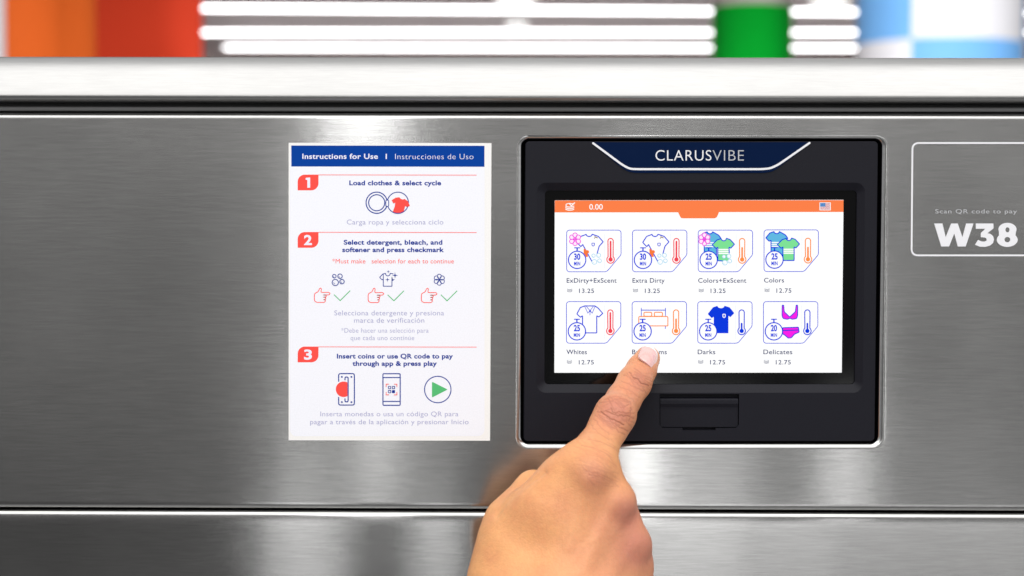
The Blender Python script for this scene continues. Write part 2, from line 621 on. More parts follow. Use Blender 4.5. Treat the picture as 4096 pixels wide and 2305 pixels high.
# pocket walls
b = len(V)
n = len(pocket)
for dy in (CF, CF + 0.0035):
    V += [tuple(P(x, yy, 0) + np.array((0, dy, 0))) for x, yy in pocket]
for k in range(n):
    F.append([b + k, b + (k + 1) % n, b + n + (k + 1) % n, b + n + k])
F.append([b + n + k for k in range(n)])
ns = len(F)
# sloping frame down to the glass
b = len(V)
nr = len(ro)
for lp, dy in ((ro, CF), (ri, CF + 0.0022), (ri, CF + 0.0036)):
    V += [tuple(P(x, yy, 0) + np.array((0, dy, 0))) for x, yy in lp]
for i in range(2):
    for k in range(nr):
        k2 = (k + 1) % nr
        F.append([b + i * nr + k, b + i * nr + k2, b + (i + 1) * nr + k2, b + (i + 1) * nr + k])
me = mesh(V, F)
bm = bmesh.new(); bm.from_mesh(me); bmesh.ops.recalc_face_normals(bm, faces=bm.faces); bm.to_mesh(me); bm.free()
obj('bezel', me, M_PLASTIC, con)

GY = CF + 0.0034
a = Art()
a.poly(qrrect([(2172, 756), (3440, 756), (3430, 1548), (2170, 1548)], 4, 3), M_GLASS)
glass = a.build('glass', GY, con)

a = Art()
a.poly([(2219, 802), (3374, 800), (3367, 1491), (2217.5, 1491.5)], G_WHITE)
SY = GY - 6e-5
screen = a.build('screen', SY, con)
LY = SY - 8e-5

Z5, Z6 = (2180, 780, .4814), (2180, 1100, .4814)
a = Art(*Z5)
a.poly([(82, 47), (2480, 44), (2480, 142), (1446, 143), (1436, 168), (1428, 184), (1416, 193), (1402, 195), (1146, 195), (1133, 193), (1124, 184), (1117, 168), (1106, 145), (81, 146)], G_ORANGE)
a.text('0.00', 368, 480, 122, 45, G_WHITE, 0.008)
for yy in (116, 103, 90):
    a.line(arc(206, yy, 35, 15, 165, 12, 11), 7, G_WHITE)
a.line(arc(206, 82, 32, 150, 330, 12, 11), 6, G_WHITE)
a.line([(205, 76), (219, 91), (246, 66)], 8, G_WHITE)
hdr = a.build('header_bar', LY, screen)

a = Art(*Z5)
a.poly([(2281, 63), (2374, 63), (2374, 128), (2281, 128)], G_WHITE)
for i in range(7):
    y0 = 68 + i * 8.2
    a.poly([(2286, y0), (2369, y0), (2369, y0 + 4.6), (2286, y0 + 4.6)], G_FLAGRED)
a.poly([(2286, 67), (2330, 67), (2330, 98), (2286, 98)], G_FLAGBLUE)
for i in range(3):
    for j in range(4):
        a.poly(circ(2293 + j * 10, 73 + i * 9, 2.2, 6), G_BUB)
a.build('flag_icon', LY - 2e-4, screen)

def shirt_pts(n0=(158, 37), n1=(215, 35), sh=(118, 52), sl=(85, 102), sb=(118, 137), ap=(135, 119), bl=(135, 264), br=(253, 264), ap2=(253, 115), sb2=(270, 134), sl2=(303, 97), sh2=(263, 52), dip=18):
    cx = (n0[0] + n1[0]) / 2
    neck = arc(cx, n1[1], (n1[0] - n0[0]) / 2 - 4, 0, 180, 8, dip)
    return [n0, sh, sl, sb, ap, bl, br, ap2, sb2, sl2, sh2, n1] + neck

def bubbles(a, pts, fill=None):
    for x, y, r in pts:
        if fill:
            a.poly(circ(x, y, r, 24), fill)
        a.line(circ(x, y, r, 24), 5, G_BUB, True)
        a.line(arc(x, y, r * 0.55, 100, 170, 5), 2.6, G_BUB)

def flower(a, cx, cy):
    for i in range(6):
        t = R(30 + 60 * i + 60)
        a.poly(circ(cx + 31 * math.cos(t), cy + 34 * math.sin(t), 19, 20), G_PETAL)
        a.line(circ(cx + 31 * math.cos(t), cy + 34 * math.sin(t), 19, 20), 6.5, G_PINK, True)
    for i in range(3):
        t = R(60 * i)
        a.line([(cx - 30 * math.cos(t), cy - 32 * math.sin(t)), (cx + 30 * math.cos(t), cy + 32 * math.sin(t))], 6, G_PINK)

def stripes(a, x0, x1, y0, h=11, n=3):
    for i in range(n):
        a.poly([(x0, y0 + i * 16), (x1, y0 + i * 16), (x1, y0 + i * 16 + h), (x0, y0 + i * 16 + h)], G_WHITE)

def cycle_button(k, ox, oy, zoom, title, tx1, price, minutes, hot, top):
    a = Art().view(*zoom, ox, oy)
    # card outline with the cut corner
    pts = rrect(0, 0, 452, 346, (24, 24, 0, 24), 6)
    pts = [p for p in pts if not (p[0] > 445 and p[1] > 340)]
    i = max(range(len(pts)), key=lambda q: (pts[q][0] > 440) * pts[q][1])
    cut = [(452, 190)] + arc(412, 190, 40, 8, 42, 6) + arc(312, 300, 46, 48, 84, 6)
    pts = pts[:i + 1] + cut + [(308, 346)] + pts[i + 1:]
    a.line(pts, 5.6, G_BLUE, True)
    a.line([(315, 30), (315, 315)], 2.4, G_PALE, cap=False)
    for i in range(4):
        a.line([(402, 82 + i * 40), (418, 82 + i * 40)], 2.2, G_PALE, cap=False)
    if k in (0, 1):
        a.line(soften(shirt_pts()[:6] + [(135, 264), (212, 264)], 4, False), 8.5, G_BLUE)
        a.line(soften([(253, 195)] + shirt_pts()[8:] + [(158, 37)], 4, False), 8.5, G_BLUE)
        a.poly(soften([(141, 156), (152, 152), (160, 168), (178, 166), (188, 178), (184, 190), (172, 194), (176, 208), (178, 222), (164, 224), (152, 218), (141, 205)], 9), G_STAIN)
        a.line(soften([(210, 108), (231, 108), (231, 124), (224, 132), (216, 132), (210, 124)], 3), 6, G_BLUE, True)
        a.line(arc(244, 72, 14, 190, 330, 6), 6, G_BROWN)
        a.line([(232, 49), (246, 62), (256, 64)], 5, G_BROWN)
        bubbles(a, [(223, 212, 14), (265, 209, 17), (230, 264, 20), (273, 255, 16)], G_WHITE)
    if k in (2, 3):
        d = 0 if k == 3 else -8
        bs = [(80, 15), (48, 26), (15, 66), (42, 94), (58, 88), (58, 235), (160, 235), (160, 140), (175, 120), (197, 68), (178, 42), (130, 15)] + arc(105, 15, 22, 0, 180, 7, 16)
        bs = [(x + d, y) for x, y in bs]
        a.poly(bs, G_SKY)
        stripes(a, 62 + d, 140 + d, 100, 9)
        a.line(soften(bs, 4), 8.5, G_BLUE, True)
        d = 0 if k == 3 else 6
        gs = [(180, 72), (150, 82), (110, 122), (142, 152), (157, 142), (157, 254), (250, 254), (250, 142), (265, 150), (295, 117), (260, 79), (232, 69)] + arc(206, 69, 22, 0, 180, 7, 20)
        gs = [(x + d, y) for x, y in gs]
        a.poly(gs, G_LIME)
        stripes(a, 161 + d, 247 + d, 156)
        if k == 2:
            a.line(soften(gs[:6] + [(202, 256)], 4, False), 8.5, G_BLUE)
            a.line(soften([(258, 190)] + gs[7:] + [gs[0]], 4, False), 8.5, G_BLUE)
            bubbles(a, [(214, 220, 14), (255, 217, 17), (221, 270, 20), (262, 257, 16)], G_WHITE)
        else:
            a.line(soften(gs, 4), 8.5, G_BLUE, True)
    if k in (0, 2):
        if k == 0:
            a.poly(circ(70, 76, 46, 24), G_WHITE)
        flower(a, 70 if k == 0 else 52, 76)
    if k == 4:
        o = [(152, 36), (115, 50), (87, 103), (117, 130), (134, 118), (134, 260), (252, 260), (252, 118), (269, 128), (302, 98), (262, 53), (237, 36)]
        a.line(soften(o, 4), 8.5, G_BLUE, True)
        a.line([(152, 40), (178, 96), (196, 74), (214, 96), (238, 40)], 5, G_BLUE)
        a.line([(168, 42), (196, 76), (222, 42)], 5, G_BLUE)
        a.line([(196, 76), (196, 112)], 5, G_BLUE)
        a.poly(circ(196, 79, 8, 10), G_BLUE)
    if k == 5:
        a.line([(76, 54), (76, 128)], 6, G_BLUE)
        a.line([(277, 54), (277, 128)], 6, G_BLUE)
        a.line([(79, 71), (274, 71)], 7, G_BLUE)
        a.line([(276, 206), (276, 224)], 6, G_BLUE)
        a.line(rrect(98, 89, 163, 122, 9), 8, G_AMBER, True)
        a.line(rrect(185, 89, 252, 122, 9), 8, G_AMBER, True)
        a.poly(rrect(55, 124, 297, 202, 8), G_WHITE)
        a.line(rrect(55, 124, 297, 202, (10, 10, 3, 3)), 8, G_AMBER, True)
    if k == 6:
        o = [(163, 35), (126, 48), (83, 103), (116, 138), (133, 126), (133, 263), (255, 263), (255, 118), (271, 130), (304, 96), (266, 48), (224, 35)] + arc(193, 35, 29, 0, 180, 9, 20)
        a.poly(soften(o, 4), G_BLUE)
        a.line(soften([(209, 105), (229, 105), (229, 126), (219, 134), (209, 126)], 5), 7, G_WHITE, True)
    if k == 7:
        bra = [(156, 30), (168, 30), (172, 84), (218, 128), (266, 84), (272, 30), (284, 30), (284, 112), (276, 140), (240, 147), (220, 138), (200, 147), (164, 140), (155, 118)]
        a.poly(bra, G_MAG)
        a.poly([(168, 30), (171, 78), (218, 122), (267, 78), (272, 30)], G_WHITE)
        a.line(soften(bra, 8), 8, G_BLUE, True)
        pn = [(160, 218), (290, 213), (296, 254), (258, 270), (232, 300), (206, 303), (178, 278), (160, 268)]
        a.poly(pn, G_MAG)
        a.line(soften(pn, 5), 8.5, G_BLUE, True)
        a.line([(160, 240), (292, 236)], 9, G_BLUE)
    # stop watch
    a.poly(circ(87, 247, 72, 44), G_WHITE)
    a.line(circ(87, 247, 72, 48), 9, G_BLUE, True)
    a.line([(87, 150), (87, 174)], 11, G_BLUE, cap=False)
    a.line([(66, 147), (109, 147)], 8.5, G_BLUE)
    for i in range(12):
        t = R(30 * i)
        a.line([(87 + 58 * math.cos(t), 247 + 58 * math.sin(t)), (87 + 64 * math.cos(t), 247 + 64 * math.sin(t))], 2, G_PALE, cap=False)
    a.text(minutes, 61, 113, 247, 53, G_BLUE, 0.035)
    a.text('MIN', 61, 113, 294, 32, G_BLUE, 0.035, 1.08)
    # thermometer
    tube = arc(365, 91, 22, 180, 360, 10) + arc(365, 244, 31, -48, 228, 26)
    a.line(tube, 8.5, hot, True)
    a.line([(365, top), (365, 244)], 14, hot)
    a.poly(circ(365, 244, 18, 24), hot)
    # caption, coins, price
    a.text(title, 0, tx1, 437, 38, G_DKBLUE, 0.008, 1.05)
    for i, yy in enumerate((486, 495, 504)):
        a.line(arc(25, yy, 21, 20, 160, 9, 9), 3.6, G_DKBLUE)
    a.line(arc(25, 483, 19, 200, 340, 7, 4), 2.2, G_PALE)
    a.text(price, 103, 227, 522, 36, G_DKBLUE, 0.008, 1.1)
    return a.build('cycle_button', LY, screen)

ROW = [(180, 293, Z5), (727, 293, Z5), (1273, 293, Z5), (1820, 291, Z5), (178, 222, Z6), (724, 222, Z6), (1269, 222, Z6), (1815, 222, Z6)]
INFO = [('ExDirty+ExScent', 415, '13.25', '30', G_RED, 95), ('Extra Dirty', 267, '13.25', '30', G_RED, 95),
        ('Colors+ExScent', 400, '13.25', '25', G_AMBER, 147), ('Colors', 166, '12.75', '25', G_AMBER, 147),
        ('Whites', 170, '12.75', '25', G_RED, 95), ('Bulky Items', 288, '12.75', '25', G_AMBER, 147),
        ('Darks', 146, '12.75', '25', G_BLUE, 183), ('Delicates', 240, '12.75', '20', G_BLUE, 183)]
BTN_LABEL = ['button with pink flower and stained white shirt', 'button with stained white shirt and no flower', 'button with flower and coloured shirts',
             'button with blue and green shirts', 'button with white collared shirt', 'button with orange bed', 'button with solid blue shirt', 'button with magenta underwear']
for k, ((ox, oy, zm), inf) in enumerate(zip(ROW, INFO)):
    cycle_button(k, ox, oy, zm, *inf)['label'] = BTN_LABEL[k]

# name badge
a = Art(2050, 520, .58618)
bp = [(542, 84), (2034, 84), (2034, 92), (1806, 264), (1770, 284), (1722, 293), (840, 293), (796, 286), (757, 266), (542, 94)]
a.poly(soften(bp, 12), M_NAVY)
badge = a.build('badge', CF - 0.0004, con)
a = Art(2050, 520, .58618)
a.line(soften([(550, 91), (752, 240), (800, 266), (856, 268), (1704, 268), (1762, 262), (1816, 236), (2027, 89)], 26, False), 14, M_WHITE)
a.build('trim_line', CF - 0.00046, badge)
a = Art(2050, 520, .58618)
a.text('CLARUS', 976, 1357, 209, 70, M_WHITE, -0.006, 1.08)
a.text('VIBE', 1366, 1579, 209, 70, M_GREYINK, -0.012, 1.08)
a.build('lettering', CF - 0.00046, badge)

# port cover
V, F = [], []
pc = [(2642, 1592, 0.0026), (2953, 1592, 0.0026), (2953, 1598, 0.0008), (2642, 1598, 0.0008), (2953, 1606, 0.0004), (2642, 1606, 0.0004), (2953, 1626, 0.0011), (2642, 1626, 0.0011)]
top = [(2642, 1592, 0.0030), (2642, 1596, 0.0008), (2642, 1602, 0.0001), (2642, 1616, 0.0), (2642, 1631, 0.0007), (2642, 1640, 0.0008)]
for x, y, d in top:
    V += [tuple(P(x, y, 0) + np.array((0, CF + d, 0))), tuple(P(2953, y, 0) + np.array((0, CF + d, 0)))]
for i in range(len(top) - 1):
    F.append([2 * i, 2 * i + 1, 2 * i + 3, 2 * i + 2])
lower = [(2642, 1640)] + [(2953, 1640)] + rrect(2642, 1640, 2953, 1710, (0, 0, 12, 12), 5)[2:]
b = len(V)
V += [tuple(P(x, y, 0) + np.array((0, CF + 0.0008, 0))) for x, y in lower]
F.append([b + i for i in range(len(lower))])
n = len(lower)
V += [tuple(P(x, y, 0) + np.array((0, CF + 0.0034, 0))) for x, y in lower]
for k in range(n):
    F.append([b + k, b + (k + 1) % n, b + n + (k + 1) % n, b + n + k])
me = mesh(V, F)
obj('port_cover', me, M_PLASTIC, con)
a = Art()
a.poly([(2060, 530), (3560, 530), (3550, 1810), (2055, 1810)], M_BLACK)
a.build('backing_plate', 0.0119, con)

# ------------------------------------------------------------------ notice
pos = thing('notice', 'white printed laundry instructions notice stuck on the steel front', 'notice', P(1558, 1761, -0.0004))
NY = -0.0004
CN = [(1155, 572), (1966, 573), (1960, 1763), (1155, 1761)]
V, F = [], []
for y in (0.0, NY):
    V += [tuple(P(x, yy, 0) + np.array((0, y, 0))) for x, yy in CN]
F = [[4, 5, 6, 7]] + [[k, (k + 1) % 4, 4 + (k + 1) % 4, 4 + k] for k in range(4)]
obj('paper_sheet', mesh(V, F), M_EDGE, pos)
a = Art()
a.poly(rrect(1160, 590, 1938, 1745, 26), M_PAPER)
a.build('printed_area', NY - 3e-5, pos)
NY -= 6e-5
ZA, ZB, ZC = (1100, 540, .35714), (1100, 900, .35714), (1100, 1300, .35714)
a = Art(*ZA)
a.poly([(182, 119), (2346, 122), (2346, 357), (183, 354)], M_BAND)
band = a.build('title_band', NY, pos)
a = Art(*ZA)
a.text('Instructions for Use', 306, 1152, 269, 58, M_BANDTXT, 0.018, 1.06)
a.line([(1246, 212), (1246, 270)], 13, M_BANDTXT, cap=False)
a.text('Instrucciones de Uso', 1346, 2222, 271, 58, M_BANDTXT, -0.014, 1.06)
a.build('lettering', NY - 4e-5, band)

for zz, y0, num in ((ZA, 445, '1'), (ZB, 80, '2'), (ZC, 243, '3')):
    a = Art(*zz)
    a.poly(rrect(254, y0, 487, y0 + 176, (80, 0, 80, 0), 9), M_CORAL)
    bd = a.build('step_badge', NY, pos)
    a = Art(*zz)
    if num == '1':
        a.poly([(341, y0 + 54), (345, y0 + 36), (362, y0 + 34), (394, y0 + 33), (394, y0 + 147), (362, y0 + 147), (362, y0 + 62)], M_BANDTXT)
    else:
        a.text(num, 325, 414, y0 + 147, 114, M_BANDTXT, 0.032)
    a.build('numeral', NY - 4e-5, bd)
    a = Art(*zz)
    a.line([(487, y0 + 3), (2258, y0 + 6)], 7, M_CORAL, cap=False)
    a.build('divider_line', NY, pos)

def lettering(name, zz, rows, mat, bold, gap=1.04):
    a = Art(*zz)
    for s, xa, xb, base, cap in rows:
        a.text(s, xa, xb, base, cap, mat, bold, gap)
    return a.build(name, NY, pos)

lettering('heading', ZA, [('Load clothes & select cycle', 832, 1860, 565, 54)], M_INK, 0.030)
lettering('translation', ZA, [('Carga ropa y selecciona ciclo', 804, 1885, 1003, 54)], M_LAV, 0.0)
lettering('heading', ZB, [('Select detergent, bleach, and', 770, 1874, 222, 54), ('softener and press checkmark', 753, 1893, 305, 54)], M_INK, 0.030)
lettering('remark', ZB, [('*Must make', 642, 1013, 431, 50), ('selection for each to continue', 1083, 2003, 431, 50)], M_CORAL, 0.0)
lettering('translation', ZB, [('Selecciona detergente y presiona', 664, 1893, 1013, 54), ('marca de verificación', 886, 1672, 1095, 54)], M_LAV, 0.0)
lettering('remark', ZB, [('*Debe hacer una selección para', 741, 1720, 1207, 50), ('que cada uno continúe', 846, 1560, 1290, 50)], M_LAV, -0.004)
lettering('heading', ZC, [('Insert coins or use QR code to pay', 693, 1993, 377, 54), ('through app & press play', 868, 1813, 459, 54)], M_INK, 0.030)
lettering('translation', ZC, [('Inserta monedas o usa un código QR para', 508, 2054, 1023, 52), ('pagar a través de la aplicación y presionar Inicio', 394, 2168, 1112, 52)], M_LAV, 0.0)

a = Art(*ZA)                                              # open drum door with shirt
a.line(circ(1139, 760, 119, 48), 12, M_INK, True)
a.line(circ(1139, 760, 90, 44), 11, M_INK, True)
a.line(circ(1376, 760, 119, 48), 10, M_INK, True)
a.poly(rrect(1236, 728, 1276, 804, 18), M_PAPER)
a.line(rrect(1241, 730, 1273, 802, 15), 9, M_INK, True)
a.poly([(1393, 698), (1350, 704), (1306, 731), (1326, 768), (1347, 760), (1341, 800), (1320, 862), (1350, 874), (1385, 877), (1420, 868), (1442, 854), (1458, 796), (1478, 808), (1511, 794), (1488, 742), (1452, 717), (1430, 724), (1408, 716)], M_CORAL)
a.line(arc(1376, 760, 119, 62, 118, 12), 10, M_INK, cap=False)
a.build('drum_door_icon', NY, pos)

a = Art(*ZB)
for x, y, r in ((664, 575, 20), (728, 575, 25), (675, 645, 35), (750, 635, 25)):
    a.line(circ(x, y, r, 30), 9, M_INK, True)
    a.line(arc(x, y, r * 0.5, 100, 180, 6), 5, M_INK)
a.build('bubbles_icon', NY, pos)

def spark(a, x, y, r):
    pts = []
    for i in range(8):
        q = r if i % 2 == 0 else r * 0.24
        pts.append((x + q * math.cos(R(45 * i)), y + q * math.sin(R(45 * i))))
    a.poly(pts, M_INK)
a = Art(*ZB)
a.line(soften([(1322, 548), (1290, 543)] + arc(1264, 546, 26, 0, 180, 8, 26) + [(1236, 543), (1208, 550), (1172, 588), (1200, 617), (1213, 604), (1213, 687), (1310, 687), (1310, 588), (1318, 622), (1334, 610)], 3, False), 9, M_INK)
a.line([(1213, 552), (1213, 612)], 8, M_INK)
spark(a, 1269, 524, 20); spark(a, 1344, 565, 34); spark(a, 1260, 613, 26)
a.build('clean_shirt_icon', NY, pos)

a = Art(*ZB)
for i in range(6):
    t = R(60 * i + 30)
    c, s_ = math.cos(t), math.sin(t)
    pet = [(0, 0), (28, 20)] + [(38 + 24 * math.cos(q), 24 * math.sin(q)) for q in [R(75 - 150 * j / 10) for j in range(11)]] + [(28, -20)]
    a.line(soften([(1840 + x * c - y * s_, 614 + x * s_ + y * c) for x, y in pet], 4), 8, M_INK, True)
a.build('flower_icon', NY, pos)

for dx in (0, 602, 1198):
    dy = 0 if dx == 0 else 2
    a = Art(*ZB)
    hp = [(446, 768), (484, 748), (500, 712), (512, 706), (520, 718), (514, 752), (530, 757), (604, 756), (618, 769), (606, 784), (540, 785), (572, 786), (576, 806), (542, 810), (568, 812), (568, 834), (542, 838), (562, 838), (564, 856), (552, 868), (470, 868), (446, 855), (441, 838), (441, 790)]
    a.line(soften([(x + dx, y + dy) for x, y in hp], 9), 9, M_CORAL, True)
    a.build('pointing_hand_icon', NY, pos)
    a = Art(*ZB)
    a.line([(660 + dx, 781 + dy), (730 + dx, 848 + dy), (842 + dx, 736 + dy)], 10, M_GREEN, cap=False)
    a.build('check_mark', NY, pos)

a = Art(*ZC)                                              # coin slot
a.line(soften([(713, 632), (713, 546), (889, 546), (889, 898), (713, 898), (713, 812)], 22, False), 12, M_INK)
a.poly([p for p in circ(768, 721, 87, 60) if p[0] < 818] , M_CORAL)
a.line(soften([(784, 616), (784, 584), (819, 584), (819, 862), (784, 862), (784, 828)], 17, False), 12, M_INK)
for x in (749, 856):
    for y in (583, 865):
        a.poly(circ(x, y, 10, 16), M_INK)
a.build('coin_slot_icon', NY, pos)
a = Art(*ZC)                                              # phone
a.line(rrect(1209, 547, 1402, 901, 12), 12, M_INK, True)
a.line([(1212, 590), (1399, 590)], 11, M_INK, cap=False)
a.line([(1212, 857), (1399, 857)], 11, M_INK, cap=False)
for x, y in ((1283, 702), (1327, 702), (1283, 747)):
    a.line(rrect(x - 13, y - 13, x + 13, y + 13, 3, 3), 8, M_INK, True)
a.poly(rrect(1310, 731, 1344, 763, 4, 3), M_INK)
for x, y, sx, sy in ((1245, 664, 1, 1), (1365, 664, -1, 1), (1245, 783, 1, -1), (1365, 783, -1, -1)):
    a.line([(x, y + 32 * sy), (x, y), (x + 32 * sx, y)], 7, M_CORAL, cap=False)
a.build('phone_icon', NY, pos)
a = Art(*ZC)                                              # play
a.line(circ(1823, 724, 148, 56), 11, M_INK, True)
a.poly(soften([(1758, 636), (1934, 724), (1758, 814)], 14), M_GREEN)
a.build('play_icon', NY, pos)

# ------------------------------------------------------------------ payment decal
dec = thing('payment_decal', 'white outlined number decal printed on the steel right of the console', 'decal', P(3910, 1022, -0.0002))
a = Art(3500, 500, .4139)
a.line(soften([(362, 175), (1650, 175), (1650, 1261), (353, 1261)], 66, n=8), 17, M_WHITE, True)
a.build('border_line', -0.0002, dec)
a = Art(3500, 500, .4139)
a.text('Scan QR code to pay', 583, 1372, 855, 39, M_GREYINK, 0.0, 1.1)
a.build('caption', -0.0002, dec)
a = Art(3500, 500, .4139)
a.poly([(572, 953), (652, 953), (683, 1085), (736, 953), (800, 953), (845, 1085), (880, 953), (952, 953), (876, 1175), (800, 1175), (766, 1050), (716, 1175), (640, 1175)], M_WHITE)
three = [(974, 953), (1145, 953), (1145, 1000), (1088, 1046), (1120, 1056), (1143, 1078), (1150, 1108), (1140, 1142), (1112, 1166), (1066, 1179), (1012, 1177), (966, 1158), (996, 1112), (1030, 1126), (1058, 1128), (1076, 1120), (1080, 1106), (1070, 1092), (1040, 1086), (1022, 1086), (1022, 1046), (1066, 1004), (974, 1004)]
a.poly(three, M_WHITE)
eight = arc(1280, 1010, 88, 160, 380, 20, 63) + arc(1278, 1110, 101, -38, 218, 26, 69)
a.poly(eight, M_WHITE, [circ(1280, 1014, 20, 18, 25)[::-1], circ(1279, 1109, 28, 18, 26)[::-1]])
a.build('number_lettering', -0.0002, dec)

# ------------------------------------------------------------------ hand
class SDF:
    """smoothly joined tapered limbs"""
    def __init__(self):
        self.items = []
    def cone(self, a, b, k, g=0):
        (pa, ra), (pb, rb) = a, b
        self.items.append((np.array(pa), np.array(pb), ra, rb, k, g))

def J(px, py, ymm, rpx):
    """joint seen at photo pixel (px, py), ymm in front of (-) the steel, apparent radius rpx"""
    y = ymm / 1000
    return (P(px, py, y), rpx * S * (0.9 + y) / 0.9)

h = SDF()
idx = [J(2590, 1434, -2.6, 51), J(2566, 1478, -9, 60), J(2537, 1532, -16, 69), J(2492, 1602, -26, 69.5), J(2461, 1662, -35, 79), J(2432, 1712, -41, 79), J(2392, 1786, -50, 81), J(2362, 1850, -59, 92), J(2345, 1900, -63, 104)]
for a_, b_ in zip(idx, idx[1:]):
    h.cone(a_, b_, 0.002)
mid, rng, pky = J(2462, 2012, -60, 78), J(2524, 2182, -54, 78), J(2532, 2350, -44, 82)
w1, w2, w3, w4 = J(2190, 2560, -80, 150), J(2260, 2590, -82, 150), J(2320, 2620, -78, 150), J(2370, 2640, -70, 140)
K = 0.014
h.cone(idx[-1], w1, K); h.cone(mid, w2, K); h.cone(rng, w3, K); h.cone(pky, w4, K)
h.cone(J(2330, 2120, -56, 105), J(2240, 2400, -62, 150), K)                # flesh of the palm
h.cone(J(2400, 2230, -50, 105), J(2330, 2460, -58, 150), K)
# thumb and the web to it
h.cone(J(2120, 2085, -52, 118), J(2060, 2330, -58, 165), K)
h.cone(J(2230, 1995, -58, 96), J(2110, 2200, -58, 140), K)
h.cone(J(2040, 2160, -46, 118), J(2050, 2460, -62, 190), K)
h.cone(J(2135, 1960, -40, 76), J(2040, 2080, -44, 100), 0.004)
h.cone(J(2190, 1985, -34, 60), J(2135, 1960, -40, 76), 0.003)
h.cone(J(2252, 1924, -58, 76), J(2200, 2040, -62, 110), K)                # edge of the hand above the thumb
h.cone(J(2494, 2085, -57, 66), J(2420, 2240, -62, 90), 0.006)             # between the knuckles
h.cone(J(2530, 2262, -49, 76), J(2440, 2420, -58, 110), 0.008)
# wrist and forearm
h.cone(J(2200, 2560, -76, 250), J(2190, 2900, -92, 225), 0.020)
h.cone(J(2320, 2600, -72, 220), J(2300, 2900, -88, 215), 0.020)
h.cone(J(2245, 2900, -90, 235), J(2240, 3300, -104, 250), 0.020)
# folded fingers, tucked between hand and machine
for base, p1, p2, p3 in ((mid, J(2430, 1990, -20, 66), J(2380, 2090, -16, 58), J(2350, 2160, -30, 52)),
                         (rng, J(2478, 2150, -17, 66), J(2420, 2240, -14, 58), J(2380, 2290, -28, 52)),
                         (pky, J(2478, 2310, -14, 58), J(2420, 2385, -14, 52), J(2385, 2420, -28, 47))):
    h.cone((base[0], base[1] * 0.9), p1, 0.004)
    h.cone(p1, p2, 0.0012)
    h.cone(p2, p3, 0.0012)
# knuckle heads
for c in (J(2362, 1885, -72, 70), J(2468, 2012, -67, 62), J(2530, 2172, -60, 62), J(2462, 1652, -39, 68)):
    h.cone(c, c, 0.006)

VOX = 0.0008
lo = np.min([np.minimum(a - ra, b - rb) for a, b, ra, rb, k, g in h.items], 0) - 0.006
hi = np.max([np.maximum(a + ra, b + rb) for a, b, ra, rb, k, g in h.items], 0) + 0.006
dim = np.ceil((hi - lo) / VOX).astype(int) + 1
def cone_d(X, Y, Z, a, b, ra, rb):
    ab = b - a
    L2 = float(ab @ ab)
    px_, py_, pz_ = X - a[0], Y - a[1], Z - a[2]
    if L2 < 1e-12:
        return np.sqrt(px_ ** 2 + py_ ** 2 + pz_ ** 2) - ra
    t = np.clip((px_ * ab[0] + py_ * ab[1] + pz_ * ab[2]) / L2, 0, 1)
    return np.sqrt((px_ - t * ab[0]) ** 2 + (py_ - t * ab[1]) ** 2 + (pz_ - t * ab[2]) ** 2) - (ra + (rb - ra) * t)
FLD = np.full(dim, 0.03, np.float32)
ax = [lo[i] + np.arange(dim[i]) * VOX for i in range(3)]
for a_, b_, ra, rb, k, g in h.items:
    m_ = 0.032
    i0 = np.clip(np.floor((np.minimum(a_ - ra, b_ - rb) - m_ - lo) / VOX).astype(int), 0, dim)
    i1 = np.clip(np.ceil((np.maximum(a_ + ra, b_ + rb) + m_ - lo) / VOX).astype(int) + 1, 0, dim)
    sl = tuple(slice(p, q) for p, q in zip(i0, i1))
    X, Y, Z = (ax[0][sl[0]][:, None, None], ax[1][sl[1]][None, :, None], ax[2][sl[2]][None, None, :])
    d = cone_d(X, Y, Z, a_, b_, ra, rb).astype(np.float32)
    f = FLD[sl]
    hh = np.maximum(k - np.abs(f - d), 0) / k
    FLD[sl] = np.minimum(f, d) - hh * hh * k * 0.25
# the fingertip pad is flattened against the glass
FLD = np.maximum(FLD, (ax[1][None, :, None] - (GY - 0.00035)).astype(np.float32))

